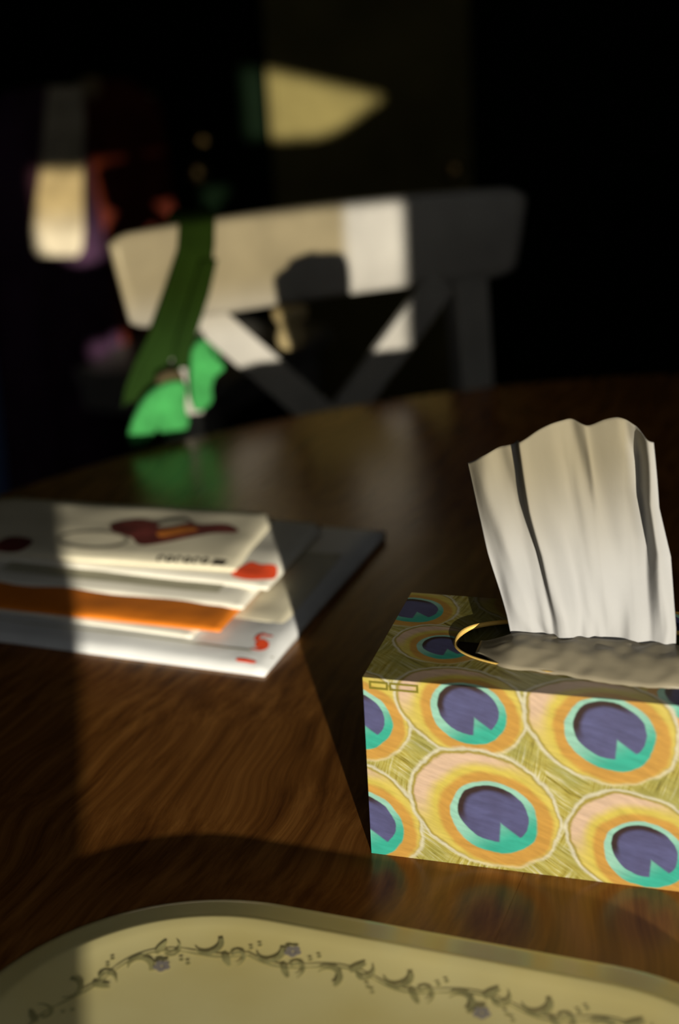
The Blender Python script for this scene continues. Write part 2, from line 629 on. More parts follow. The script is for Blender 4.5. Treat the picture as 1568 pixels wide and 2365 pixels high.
def sheet(name, edge_l, edge_r, z_lo, z_hi, y, amp, folds, material, parent=None, top=None):
    """hanging cloth with vertical folds; edge_l/r give x at a height, top gives the upper edge height at x"""
    nx, nz_ = 60, 24
    vs, fs = [], []
    for side in (0, 1):
        for j in range(nz_ + 1):
            for i in range(nx + 1):
                t = i / nx
                z = z_lo + (z_hi - z_lo) * j / nz_
                x = edge_l(z) + (edge_r(z) - edge_l(z)) * t
                if top:
                    z = z_lo + (top(x) - z_lo) * j / nz_
                vs.append((x, y + amp * math.sin(t * folds * 2 * math.pi) + (0.0015 if side else -0.0015), z))
    K = (nx + 1) * (nz_ + 1)
    for j in range(nz_):
        for i in range(nx):
            a = j * (nx + 1) + i
            fs.append((a, a + 1, a + nx + 2, a + nx + 1))
            fs.append((K + a, K + a + nx + 1, K + a + nx + 2, K + a + 1))
    return obj(name, vs, fs, material, parent, smooth=True)


def smooth(a, b, x):
    t = min(1, max(0, (x - a) / (b - a)))
    return t * t * (3 - 2 * t)


cu = thing('sun_mask_curtain', 'unseen dark curtain added to shape the sun, on the left of the window behind the viewer', 'curtain', (0, YF + 0.035, 0))
sheet('cloth', lambda z: WX0 - .05, lambda z: 0.094 - 0.068 * smooth(0.925, 0.965, z), 0.60, 1.50, 0, 0.008, 9, M['curtain'], cu)  # added out of view; its stepped edge cuts the sun patches
cu = thing('sun_mask_curtain', 'unseen dark curtain added to shape the sun, on the right of the window behind the viewer', 'curtain', (0, YF + 0.035, 0))
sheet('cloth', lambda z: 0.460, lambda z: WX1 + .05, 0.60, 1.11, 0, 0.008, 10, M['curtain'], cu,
      top=lambda x: 1.122 + 0.10 * smooth(0.62, 0.86, x))  # curtain added out of view; slanted top shapes the far sun patch
sheer_m, nt, p = new_mat('yellowed_net_curtain')
N_, L_ = nt.nodes, nt.links
tr = N_.new('ShaderNodeBsdfTransparent')
tr.inputs['Color'].default_value = (0.66, 0.56, 0.36, 1)
df = N_.new('ShaderNodeBsdfTranslucent')
df.inputs['Color'].default_value = (0.5, 0.42, 0.28, 1)
mx = N_.new('ShaderNodeMixShader')
mx.inputs[0].default_value = 0.04
tcn = N_.new('ShaderNodeTexCoord')
spz = N_.new('ShaderNodeSeparateXYZ')
L_.new(tcn.outputs['Object'], spz.inputs[0])
mr = N_.new('ShaderNodeMapRange')                   # net clears towards its lower edge, added to soften its shadow edge
mr.interpolation_type = 'SMOOTHSTEP'
mr.inputs['From Min'].default_value, mr.inputs['From Max'].default_value = 0.985, 1.055
L_.new(spz.outputs[2], mr.inputs['Value'])
mc = N_.new('ShaderNodeMix')
mc.data_type = 'RGBA'
mc.inputs[6].default_value = (1, 1, 1, 1)
mc.inputs[7].default_value = (0.60, 0.52, 0.34, 1)
L_.new(mr.outputs['Result'], mc.inputs[0])
L_.new(mc.outputs[2], tr.inputs['Color'])
L_.new(tr.outputs[0], mx.inputs[1])
L_.new(df.outputs[0], mx.inputs[2])
L_.new(mx.outputs[0], N_['Material Output'].inputs['Surface'])
cu = thing('net_curtain', 'yellowed net curtain at the window behind the viewer', 'curtain', (0, YF + 0.022, 0))
bm = bmesh.new()
prev = None
for i in range(41):
    x = WX0 - .02 + (0.376 - WX0 + .02) * i / 40
    cur = [bm.verts.new((x, .002 * math.sin(i * .9), z)) for z in (0.985 + .003 * math.sin(i * 1.3), 1.25, 1.50)]
    if prev:
        bm.faces.new((prev[0], cur[0], cur[1], prev[1]))
        bm.faces.new((prev[1], cur[1], cur[2], prev[2]))
    prev = cur
bm_obj('cloth', bm, sheer_m, cu)
for x0, x1, zb, lb in ((WX0 - .02, .472, 1.122, 'long dark blind, unseen and added to block the sun, on the left half of the window behind the viewer'),
                       (.478, WX1 + .02, 1.292, 'short dark blind, unseen and added askew to shape the sun, on the right half of the window behind the viewer')):
    bl = thing('sun_mask_blind', lb, 'blind', (0, YF + 0.012, 0))  # both blinds are added out of view to block and shape the sun
    zr = zb - (0.15 if x0 > .4 else 0.0)               # right blind slanted to shape the sun patch on the cupboard
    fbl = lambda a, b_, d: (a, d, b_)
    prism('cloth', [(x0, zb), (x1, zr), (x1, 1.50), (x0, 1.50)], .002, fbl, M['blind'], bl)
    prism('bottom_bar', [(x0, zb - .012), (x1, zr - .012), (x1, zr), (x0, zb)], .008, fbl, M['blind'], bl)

# far end of the room: dark green door, cream cupboard
door = bpy.data.objects.new('door_1', None)
COL.objects.link(door)
door.location = (0, YB, 0)
struct(door)
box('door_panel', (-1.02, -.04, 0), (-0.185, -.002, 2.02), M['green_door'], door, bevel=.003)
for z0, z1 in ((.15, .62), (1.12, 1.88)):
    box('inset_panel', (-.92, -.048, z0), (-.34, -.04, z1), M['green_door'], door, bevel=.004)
kx, kz = -0.272, TZ - 0.012
lathe('knob', [(.004, -.04), (.012, -.045), (.012, -.075), (.024, -.082), (.028, -.098), (.020, -.112), (.004, -.116)], M['brass'], door, axis='Y', loc=(kx, 0, kz))
lathe('keyhole_plate', [(.003, -.04), (.016, -.041), (.015, -.046), (.003, -.047)], M['brass'], door, axis='Y', loc=(kx + .012, 0, kz + .062))

cup = thing('tall_cupboard', 'tall narrow cream cupboard against the dark back wall', 'cupboard', (0, YB - .002, 0))
cx0, cx1 = -0.105, 0.335
box('body', (cx0, -.09, .06), (cx1, -.0, 2.05), M['cream_door'], cup, bevel=.004)
box('plinth', (cx0 + .01, -.08, 0), (cx1 - .01, -.0, .06), M['wall_plain'], cup)
for a, b_ in ((cx0 + .012, (cx0 + cx1) / 2 - .002), ((cx0 + cx1) / 2 + .002, cx1 - .012)):
    d = box('door', (a, -.108, .09), (b_, -.091, 2.02), M['cream_door'], cup, bevel=.003)
    box('inset_panel', (a + .04, -.112, .62), (b_ - .04, -.108, 1.90), M['cream_door'], d, bevel=.0015)
    box('inset_panel', (a + .04, -.112, .16), (b_ - .04, -.108, .54), M['cream_door'], d, bevel=.0015)
lathe('handle', [(.003, -.108), (.010, -.110), (.008, -.122), (.020, -.132), (.014, -.146), (.003, -.148)], M['brass'], cup, axis='Y', loc=(0.292, 0, TZ - 0.03))

# ------------------------------------------------------------------ the round table
TCX, TCY, TR = 0.30, 0.578, 0.80
tab = thing('round_table', 'round brown wooden dining table with a satin finish', 'table', (TCX, TCY, 0))
e1 = Vector((math.cos(R(-22)), math.sin(R(-22))))     # across the boards
e2 = Vector((-e1.y, e1.x))
s_c = TCX * e1.x + TCY * e1.y
joints = [-TR] + [j - s_c for j in (-0.138, 0.262)] + [TR]
for k in range(len(joints) - 1):
    s0, s1 = joints[k] + .00008, joints[k + 1] - .00008
    if s1 - s0 < .01:
        continue
    pts = []
    n = 48
    lim = lambda s: math.sqrt(max(0, TR * TR - s * s))
    arc = lambda a, b_: [a + (b_ - a) * i / n for i in range(n + 1)]
    for s in arc(s0, s1):
        pts.append((s, lim(s)))
    for s in arc(s1, s0):
        pts.append((s, -lim(s)))
    clean = []
    for q in pts:
        if not clean or (abs(q[0] - clean[-1][0]) + abs(q[1] - clean[-1][1])) > 1e-4:
            clean.append(q)
    if (abs(clean[0][0] - clean[-1][0]) + abs(clean[0][1] - clean[-1][1])) < 1e-4:
        clean.pop()
    bm = bmesh.new()
    lo = [bm.verts.new((e1.x * a + e2.x * b_, e1.y * a + e2.y * b_, TZ - .03)) for a, b_ in clean]
    hi = [bm.verts.new((e1.x * a + e2.x * b_, e1.y * a + e2.y * b_, TZ)) for a, b_ in clean]
    m_ = len(clean)
    bm.faces.new(lo[::-1])
    tf = bm.faces.new(hi)
    for i in range(m_):
        bm.faces.new((lo[i], lo[(i + 1) % m_], hi[(i + 1) % m_], hi[i]))
    arc_edges = [e for e in tf.edges if e.calc_length() < .1 and e.verts[0].co.xy.length > TR - .002 and e.verts[1].co.xy.length > TR - .002]
    bmesh.ops.bevel(bm, geom=arc_edges, offset=.006, segments=3, affect='EDGES', profile=.5)
    bm_obj('board', bm, M['wood'], tab)
lathe('pedestal', [(.05, TZ - .031), (.16, TZ - .032), (.16, TZ - .05), (.07, TZ - .09), (.055, .45), (.08, .3), (.06, .2), (.09, .10), (.09, .06)], M['wood'], tab)
for k in range(4):
    a = R(45 + 90 * k)
    fr = lambda p, q, c, a=a: (math.cos(a) * p - math.sin(a) * c, math.sin(a) * p + math.cos(a) * c, q)
    prism('foot', [(.05, .06), (.05, .16), (.20, .11), (.42, .035), (.42, 0), (.36, 0), (.22, .05)], .06, fr, M['wood'], tab, bevel=.006)

# ------------------------------------------------------------------ cross-back chair (local: x along the rail, y away from the sitter, z up)
RB, RT = TZ + 0.093, TZ + 0.183


def rail_y(u):
    return 0.012 - 0.022 * (u / 0.22) ** 2


def make_chair(label):
    c = thing('dining_chair', label, 'chair', group='cross-back dining chairs')
    # curved, flaring top rail with rounded corners
    nu, vs, fs = 44, [], []
    prof = 12
    for i in range(nu + 1):
        t = -1 + 2 * i / nu
        u_top, u_bot = 0.215 * t, 0.202 * t
        edge = 1 - smooth(0.93, 1.0, abs(t)) * 0.16
        crown = 0.004 * (1 - t * t)
        zc_, hz = (RB + RT) / 2 + crown / 2, (RT - RB) / 2 * edge + crown / 2
        for k in range(prof):
            a = 2 * math.pi * k / prof
            cy, cz = math.cos(a), math.sin(a)
            py = 0.010 * math.copysign(abs(cy) ** 0.5, cy) if abs(cy) > 1e-6 else 0
            pz = hz * (math.copysign(abs(cz) ** 0.35, cz) if abs(cz) > 1e-6 else 0)
            f = (pz / hz + 1) / 2
            u = u_bot + (u_top - u_bot) * f
            vs.append((u, rail_y(u) + py, zc_ + pz))
    for i in range(nu):
        for k in range(prof):
            fs.append((i * prof + k, (i + 1) * prof + k, (i + 1) * prof + (k + 1) % prof, i * prof + (k + 1) % prof))
    fs.append(tuple(range(prof)))
    fs.append(tuple(nu * prof + k for k in range(prof))[::-1])
    obj('top_rail', vs, fs, M['chair'], c, smooth=True)
    fr = lambda a, b_, d: (a, d + 0.004, b_)
    # rear posts from the floor to the rail, leaning out a little downwards
    for s in (-1, 1):
        prism('back_post', [(s * .136, RB + .004), (s * .174, RB + .004), (s * .190, .46), (s * .196, 0), (s * .166, 0), (s * .152, .46)], .030, fr, M['chair'], c, bevel=.004)
    # crossing braces
    for s in (-1, 1):
        y0 = 0.003 if s > 0 else 0.008
        f2 = lambda a, b_, d, y0=y0: (a, d + y0, b_)
        p0, p1 = Vector((s * .128, RB + .004)), Vector((s * -.150, TZ - .185))
        d = (p1 - p0).normalized()
        nrm = Vector((-d.y, d.x)) * 0.0165
        mid = p0.lerp(p1, .5) + Vector((0, -.006))
        up = [p0 + nrm, mid + nrm, p1 + nrm, p1 - nrm, mid - nrm, p0 - nrm]
        prism('cross_brace', [(q.x, q.y) for q in up], .012, f2, M['chair'], c, bevel=.0025)
    prism('lower_rail', [(-.165, TZ - .215), (.165, TZ - .215), (.165, TZ - .175), (-.165, TZ - .175)], .018, fr, M['chair'], c, bevel=.003)
    # seat, front legs, aprons, stretchers
    fs_ = lambda a, b_, d: (a, b_, .455 + d)
    prism('seat', [(-.200, .03), (.200, .03), (.205, -.10), (.222, -.36), (.20, -.40), (-.20, -.40), (-.222, -.36), (-.205, -.10)], .026, fs_, M['chair'], c, bevel=.006)
    for s in (-1, 1):
        prism('front_leg', [(s * .165, .442), (s * .205, .442), (s * .200, 0), (s * .174, 0)], .034, lambda a, b_, d: (a, d - .35, b_), M['chair'], c, bevel=.004)
        box('side_apron', (s * .185 - .009, -.34, .385), (s * .185 + .009, -.01, .442), M['chair'], c)
        box('stretcher', (s * .186 - .009, -.34, .16), (s * .186 + .009, -.008, .19), M['chair'], c)
    box('front_apron', (-.17, -.36, .385), (.17, -.342, .442), M['chair'], c)
    return c


def dup(root, loc, rz, label):
    r = root.copy()
    COL.objects.link(r)
    r.location, r.rotation_euler = loc, (0, 0, rz)
    r['label'] = label
    for ch in list(root.children):
        k = ch.copy()
        COL.objects.link(k)
        k.parent = r
    return r


CH_TH = R(22)
chair = make_chair('white cross-back chair with the green bag, at the far side of the table')
chair2 = dup(chair, (-0.445, 2.82, 0), R(62), 'white chair against the back wall, buried under the purple and maroon coats')
chair3 = dup(chair, (-0.98, 2.72, 0), R(10), 'white chair at the left edge of the picture, under the navy jacket')
chair.location = (0, 1.38, 0)
chair.rotation_euler = (0, 0, CH_TH)
pg = lathe('peg', [(.002, -.050), (.010, -.050), (.0145, -.046), (.0150, -.036), (.0125, -.030), (.0125, -.026), (.0175, -.018), (.0180, -.012), (.014, -.008), (.004, -.008)],
           M['cord'], chair, axis='Z', loc=(-0.043, -0.006, RB + 0.010))
pg['label'] = 'small turned cream peg hanging below the top rail'

# ------------------------------------------------------------------ green bag hung over the chair rail (local frame of the chair)
bag = thing('cloth_bag', 'green cloth bag with a dark green strap slung over the white chair rail', 'bag', (0, 1.38, 0), CH_TH)
fb = lambda off: (lambda a, b_, d: (a / 100, d + off, TZ + b_ / 100))


def ribbon(name, rows, material, parent, thick=0.003, n=7):
    """rows: (left xyz, right xyz) down the strap; a softly cupped band with thickness"""
    fine = []
    for i in range(len(rows) - 1):
        for s in range(6):
            t = s / 6
            fine.append((Vector(rows[i][0]).lerp(Vector(rows[i + 1][0]), t), Vector(rows[i][1]).lerp(Vector(rows[i + 1][1]), t)))
    fine.append((Vector(rows[-1][0]), Vector(rows[-1][1])))
    vs, fs = [], []
    m_ = len(fine)
    for side in (0, 1):
        for i, (l, r) in enumerate(fine):
            a, b_ = fine[max(0, i - 1)], fine[min(m_ - 1, i + 1)]
            tang = ((b_[0] + b_[1]) - (a[0] + a[1])).normalized()
            nrm = (r - l).cross(tang).normalized()
            for k in range(n):
                t = k / (n - 1)
                cup = 0.004 * math.sin(math.pi * t)
                vs.append(l.lerp(r, t) + nrm * (cup + (thick if side else 0)))
    K = m_ * n
    for i in range(m_ - 1):
        for k in range(n - 1):
            a = i * n + k
            fs.append((a, a + 1, a + n + 1, a + n))
            fs.append((K + a, K + a + n, K + a + n + 1, K + a + 1))
        fs.append((i * n, (i + 1) * n, K + (i + 1) * n, K + i * n))
        a = i * n + n - 1
        fs.append((a, K + a, K + a + n, a + n))
    for i in (0, m_ - 1):
        for k in range(n - 1):
            a = i * n + k
            fs.append((a, a + 1, K + a + 1, K + a) if i else (a, K + a, K + a + 1, a + 1))
    return obj(name, vs, fs, material, parent, smooth=True)


def cp(u, z, y):
    return (u / 100, y, TZ + z / 100)


# long strap: up over the rail and down behind it
ribbon('strap', [(cp(-14.6, 6.0, .040), cp(-11.6, 6.0, .040)), (cp(-14.8, 14, .036), cp(-11.4, 14, .036)), (cp(-14.6, 19.0, .026), cp(-11.2, 19.0, .026)),
                 (cp(-14.5, 19.8, .010), cp(-11.2, 19.8, .010)), (cp(-14.7, 18.9, -.014), cp(-11.3, 18.9, -.014)), (cp(-15.4, 16.5, -.024), cp(-11.9, 16.5, -.024)),
                 (cp(-17.2, 13.0, -.030), cp(-13.0, 13.0, -.030)), (cp(-19.1, 9.4, -.034), cp(-14.6, 9.4, -.034)), (cp(-20.8, 7.0, -.036), cp(-17.2, 7.0, -.036)),
                 (cp(-22.0, 4.6, -.036), cp(-19.4, 4.6, -.036)), (cp(-22.4, 3.0, -.036), cp(-21.2, 3.4, -.036))], M['strap'], bag)
ribbon('strap', [(cp(-13.6, 15.5, -.036), cp(-12.1, 15.5, -.036)), (cp(-15.2, 12.2, -.040), cp(-13.3, 12.4, -.040)), (cp(-16.7, 9.0, -.042), cp(-14.8, 9.2, -.042)),
                 (cp(-17.2, 7.4, -.042), cp(-15.6, 7.6, -.042)), (cp(-17.2, 5.8, -.040), cp(-16.0, 5.8, -.040))], M['strap'], bag)
g1 = puff('flap', [(-18.4, 5.6), (-17.0, 5.2), (-17.2, 3.0), (-17.0, 1.6), (-17.5, 0.55), (-18.6, 0.25), (-19.6, 0.5), (-20.3, 1.5), (-20.9, 0.5), (-21.9, 0.1),
                   (-22.9, 0.3), (-22.7, 1.7), (-21.4, 4.0), (-19.9, 5.2)], .012, fb(-.064), M['green'], bag, wob=.003, seed=1)
g2 = puff('flap', [(-15.6, 7.6), (-14.3, 8.6), (-13.6, 7.0), (-12.6, 5.6), (-13.6, 4.9), (-14.1, 3.6), (-14.2, 2.3), (-15.6, 1.7), (-16.1, 2.6), (-16.0, 5.0)], .012, fb(-.044), M['green'], bag, wob=.004, seed=2)
g3 = puff('bag_body', [(-15.2, 8.6), (-12.4, 9.8), (-10.6, 9.6), (-9.6, 7.6), (-9.9, 5.4), (-12.2, 3.4), (-14.2, 1.6), (-15.6, 3.6)], .024, fb(.036), M['green'], bag, wob=.004, seed=3)
puff('buckle', [(-19.4, 6.0), (-18.0, 6.4), (-17.0, 5.8), (-17.2, 4.6), (-18.3, 4.3), (-19.4, 4.8)], .010, fb(-.056), M['lining'], bag, n=30)

# ------------------------------------------------------------------ coats on the far chairs
def coat(name, label, cat, u0, u1, z_top, z_bot, thick, material, loc, rz, flare=0.02, folds=5, seed=0.0, slope=0.0):
    t = thing(name, label, cat, loc, rz)
    uc, hu = (u0 + u1) / 2, (u1 - u0) / 2
    n, rows = 64, 26
    vs, fs = [], []
    for j in range(rows + 1):
        f = j / rows
        z = z_top + (z_bot - z_top) * f
        shoulder = math.sin(min(1, (f + .004) / .10) * math.pi / 2)
        w = (hu + flare * f) * (0.35 + 0.65 * shoulder)
        d = thick * (0.12 + 0.88 * shoulder) * (1 + .35 * f)
        for k in range(n):
            a = 2 * math.pi * k / n
            ca, sa = math.cos(a), math.sin(a)
            x = w * math.copysign(abs(ca) ** .6, ca)
            y = d * math.copysign(abs(sa) ** .7, sa)
            fold = 1 + .16 * f * math.sin(folds * a + 2 * f + seed) + .06 * noise.noise(Vector((ca * 2, sa * 2, z * 5 + seed)))
            vs.append((uc + x * (1 + (fold - 1) * .5), y * fold + 0.004, z + slope * x))
    for j in range(rows):
        for k in range(n):
            fs.append((j * n + k, (j + 1) * n + k, (j + 1) * n + (k + 1) % n, j * n + (k + 1) % n))
    fs.append(tuple(range(n)))
    fs.append(tuple(rows * n + k for k in range(n))[::-1])
    obj('cloth', vs, fs, material, t, smooth=True)
    return t


c2l, c2r = (-0.445, 2.82, 0), R(62)
rc = coat('red_coat', 'dark maroon coat draped over the chair by the back wall', 'coat', -0.02, 0.235, 0.965, 0.28, .050, M['red'], c2l, c2r, .03, 6, 1.3, -0.10)
puff('collar', [(-2.2, 20.6), (0.2, 22.4), (2.6, 22.6), (3.6, 20.4), (1.6, 18.8), (-1.0, 18.6)], .03, fb(-.010), M['tan'], rc, n=36)
pc = coat('purple_coat', 'dull purple coat hanging on the chair left of the maroon coat', 'coat', -0.285, -0.035, 0.972, 0.24, .055, M['purple'], c2l, c2r, .03, 7, 4.1)
# scarf hanging down in front of the purple coat
sf = thing('scarf', 'cream scarf hanging over the purple coat, its lower end in sunlight', 'scarf', (0, 0, 0))
rows = []
for (px, z, hw) in ((-0.425, .985, .030), (-0.427, .945, .034), (-0.435, .90, .036), (-0.445, .84, .038), (-0.455, .79, .042), (-0.463, .745, .046), (-0.466, .712, .043), (-0.467, .700, .034)):
    rows.append(((px - hw, 2.520 - .02 * (z < .95), z), (px + hw, 2.505 - .02 * (z < .95), z)))
ribbon('cloth', rows, M['scarf'], sf, thick=.008, n=9)
bc = coat('blue_jacket', 'navy blue jacket on the chair at the far left edge', 'jacket', -0.23, 0.375, 0.93, 0.25, .05, M['blue'], (-0.98, 2.72, 0), R(10), .03, 5, 2.2, -0.55)

# ------------------------------------------------------------------ stack of mail
def env(name, label, cat, corner, ang, w, d, z, thick, material, round_=0.002, sag=0.0, lift=0.0, seed=0.0, chamfer=0.0):
    """an envelope or booklet: corner is its front right corner, w runs to the left, d to the back; a slightly pillowed sheet pair"""
    t = thing(name, label, cat, (corner[0], corner[1], TZ + z), ang)
    nx, ny = 40, 26
    vs, fs = [], []

    def shape(i, j):
        x, y = -w * (1 - i / nx), d * j / ny
        if chamfer and x > -chamfer and y > d - chamfer:
            over = (x + chamfer) + (y - d + chamfer) - chamfer
            if over > 0:
                x -= over / 2
                y -= over / 2
        return x, y
    # top surface: rises from the front edge, so the front faces the window a little
    def ztop(x, y):
        ex = max(0, min(-x, w + x)) / .012
        ey = max(0, min(y, d - y)) / .012
        pil = min(1, ex) ** .6 * min(1, ey) ** .6
        rise = lift * smooth(0, .05, y) - sag * smooth(.05, d, y)
        wv = .0007 * noise.noise(Vector((x * 28, y * 28, seed)))
        return thick * (.22 + .78 * pil) + rise + wv
    for top in (1, 0):
        for j in range(ny + 1):
            for i in range(nx + 1):
                x, y = shape(i, j)
                zt = ztop(x, y)
                vs.append((x, y, zt if top else max(0.0, zt - thick * 1.02)))
    K = (nx + 1) * (ny + 1)
    for j in range(ny):
        for i in range(nx):
            a = j * (nx + 1) + i
            fs.append((a, a + 1, a + nx + 2, a + nx + 1))
            fs.append((K + a, K + a + nx + 1, K + a + nx + 2, K + a + 1))
    ring = [i for i in range(nx + 1)] + [(j + 1) * (nx + 1) - 1 for j in range(1, ny + 1)] + \
           [ny * (nx + 1) + i for i in range(nx - 1, -1, -1)] + [j * (nx + 1) for j in range(ny - 1, 0, -1)]
    for a, b_ in zip(ring, ring[1:] + ring[:1]):
        fs.append((a, K + a, K + b_, b_))
    o = obj('paper', vs, fs, material, t, smooth=True)

    def on_mesh(x, y):                      # height of the built sheet itself, for the flat prints
        fi, fj = min(max((x / w + 1) * nx, 0), nx - 1e-6), min(max(y / d * ny, 0), ny - 1e-6)
        i, j = int(fi), int(fj)
        g = lambda a, b_: vs[(j + b_) * (nx + 1) + i + a][2]
        u, v = fi - i, fj - j
        return max((g(0, 0) * (1 - u) + g(1, 0) * u) * (1 - v) + (g(0, 1) * (1 - u) + g(1, 1) * u) * v,
                   g(0, 0) + (g(1, 0) - g(0, 0)) * u + (g(1, 1) - g(1, 0)) * v if u > v else g(0, 0) + (g(1, 1) - g(0, 1)) * u + (g(0, 1) - g(0, 0)) * v)
    return t, on_mesh


def decal(name, pts, ztop, material, parent, lift=.0004):
    """flat print: a polygon fan laid on the sheet"""
    ring = resample(pts, 40) if len(pts) > 4 else [Vector(pts[0]).lerp(Vector(pts[1]), i / 9) for i in range(10)] + \
        [Vector(pts[2]).lerp(Vector(pts[3]), i / 9) for i in range(10)]
    c = sum(ring, Vector((0, 0))) / len(ring)
    vs, fs = [], []
    n = len(ring)
    for s in (1, .66, .33):
        for p in ring:
            q = c + (p - c) * s
            vs.append((q.x, q.y, ztop(q.x, q.y) + lift))
    vs.append((c.x, c.y, ztop(c.x, c.y) + lift))
    for i in range(2):
        for k in range(n):
            fs.append((i * n + k, i * n + (k + 1) % n, (i + 1) * n + (k + 1) % n, (i + 1) * n + k))
    for k in range(n):
        fs.append((2 * n + k, 2 * n + (k + 1) % n, 3 * n))
    return obj(name, vs, fs, material, parent)


def stroke(name, path, widths, ztop, material, parent, lift=.0004, closed=False):
    """flat printed line of varying width"""
    P = [Vector(p) for p in path]
    m_ = len(P)
    vs, fs = [], []
    for i, p in enumerate(P):
        a, b_ = (P[i - 1], P[(i + 1) % m_]) if closed else (P[max(0, i - 1)], P[min(m_ - 1, i + 1)])
        t = (b_ - a).normalized()
        n_ = Vector((-t.y, t.x)) * widths[i] / 2
        for q in (p + n_, p - n_):
            vs.append((q.x, q.y, ztop(q.x, q.y) + lift))
    for i in range(m_ - (0 if closed else 1)):
        j = (i + 1) % m_
        fs.append((2 * i, 2 * j, 2 * j + 1, 2 * i + 1))
    return obj(name, vs, fs, material, parent)


A22 = R(-21.7)
t1, z1 = env('mailer_envelope', 'large white plastic mailer with a red swirl mark, bottom of the mail stack', 'envelope', (-0.0509, .7693), A22, .324, .228, .0005, .0050, M['paper_b'], lift=.004, seed=1)


def loc_in(t, x, y):
    v = Vector((x - t.location.x, y - t.location.y))
    a = -t.rotation_euler.z
    return Vector((v.x * math.cos(a) - v.y * math.sin(a), v.x * math.sin(a) + v.y * math.cos(a)))


# red swirl: a dot with two tails
c = loc_in(t1, -0.0533, .8000)
decal('logo', [(c.x + .0036 * math.cos(a), c.y + .0050 * math.sin(a)) for a in [k * math.pi / 4 for k in range(8)]], z1, M['ink_red'], t1, .0003)
for tail in (((-.0562, .8041), (-.0553, .8083), (-.0526, .8103), (-.0494, .8088), (-.0460, .8085)),
             ((-.0502, .8017), (-.0501, .7968), (-.0522, .7941), (-.0553, .7936), (-.0594, .7952))):
    Q = [loc_in(t1, *q) for q in tail]
    P_ = []
    for i in range(4):
        p0, p1, p2, p3 = Q[max(0, i - 1)], Q[i], Q[i + 1], Q[min(4, i + 2)]
        for k in range(5):
            f = k / 5
            P_.append(.5 * (2 * p1 + (p2 - p0) * f + (2 * p0 - 5 * p1 + 4 * p2 - p3) * f * f + (3 * p1 - p0 - 3 * p2 + p3) * f ** 3))
    P_.append(Q[-1])
    stroke('logo', P_, [.0036 - .0026 * i / 20 for i in range(21)], z1, M['ink_red'], t1, .0003)
c = loc_in(t1, -0.0622, .7832)
decal('print_mark', [(c.x - .006, c.y - .0012), (c.x, c.y - .0016), (c.x + .006, c.y - .001), (c.x + .006, c.y + .001), (c.x, c.y + .0014), (c.x - .006, c.y + .001)], z1, M['ink_red'], t1, .0003)
a, b_ = loc_in(t1, -0.0225, .958), loc_in(t1, -0.0150, .992)
stroke('print_line', [a.lerp(b_, k / 5) for k in range(6)], [.004] * 6, z1, M['ink'], t1, .0003)
# flap seam along the front
fl = stroke('flap_seam', [(-.318 + .316 * k / 20, .019) for k in range(21)], [.0012] * 21, z1, M['window_film'], t1, .0003)

t2, z2 = env('envelope', 'white envelope lying on the plastic mailer, its right corner sticking out furthest', 'envelope', (-0.0400, .8215), R(-20), .22, .115, .0080, .0032, M['paper_c'], lift=.002, seed=2)
t3, z3 = env('envelope', 'white envelope just below the orange one, hardly showing', 'envelope', (-0.0972, .8070), R(-23), .22, .11, .0106, .0028, M['paper'], lift=.002, seed=3)
t4, z4 = env('envelope', 'orange kraft envelope in the middle of the mail stack', 'envelope', (-0.0793, .8090), R(-20), .23, .115, .0130, .0026, M['kraft'], lift=.0015, seed=4)
t5, z5 = env('envelope', 'white envelope with a wide address window, above the orange one', 'envelope', (-0.0660, .8360), R(-20.5), .22, .11, .0155, .0034, M['paper'], lift=.0045, seed=5)
a = [(-.215, .012), (-.022, .012), (-.022, .036), (-.215, .036)]
decal('address_window', [a[0], a[1], a[2], a[3]], z5, M['window_film'], t5, .0003)
decal('print_mark', [(-.052, .030), (-.043, .029), (-.040, .033), (-.046, .035), (-.052, .033)], z5, M['ink'], t5, .0004)
t6, z6 = env('envelope', 'white envelope with an orange-red stamp on its right corner', 'envelope', (-0.0500, .8530), R(-21.5), .22, .11, .0205, .0040, M['paper'], lift=.003, seed=6, chamfer=.012)
c = loc_in(t6, -0.0580, .8745)
decal('stamp', [(c.x + x / 1000, c.y + y / 1000) for x, y in ((-15, -7), (-6, -11), (5, -10), (14, -3), (13, 6), (9, 12), (0, 9), (-8, 11), (-12, 4))], z6, M['ink_red'], t6, .0003)
t7, z7 = env('booklet', 'pale printed booklet with a brown picture, on top of the mail stack', 'booklet', (-0.0720, .8750), R(-17.0), .23, .100, .0258, .0036, M['paper_c'], lift=.002, seed=7, chamfer=.016)
# printed picture: brown-red splash with an orange part, an oval outline, dark lettering and a block
c = loc_in(t7, -0.1190, .9400)
pic = [(-50, 6), (-34, 18), (-16, 14), (2, 22), (14, 13), (34, 18), (48, 6), (30, 1), (16, -10), (2, -20), (-14, -26), (-26, -14), (-42, -8)]
decal('picture', [(c.x + x / 1000, c.y + y / 1000) for x, y in pic], z7, M['ink_brown'], t7, .0003)
decal('picture', [(c.x + x / 1000, c.y + y / 1000) for x, y in ((-4, -12), (8, -6), (18, 4), (8, 8), (-2, 2), (-10, -4))], z7, M['ink_orange'], t7, .0004)
decal('picture', [(c.x + x / 1000, c.y + y / 1000) for x, y in ((-14, 6), (-4, 8), (6, 18), (-2, 20), (-12, 14))], z7, M['paper_c'], t7, .0005)
c = loc_in(t7, -0.1750, .9340)
stroke('oval_outline', [(c.x + .026 * math.cos(k * math.pi / 20), c.y + .013 * math.sin(k * math.pi / 20)) for k in range(40)], [.0026] * 40, z7, M['ink_grey'], t7, .0004, closed=True)
c = loc_in(t7, -0.2280, .9360)
decal('picture', [(c.x + x / 1000, c.y + y / 1000) for x, y in ((-16, -8), (4, -10), (10, 2), (2, 10), (-14, 10))], z7, M['ink_brown'], t7, .0003)
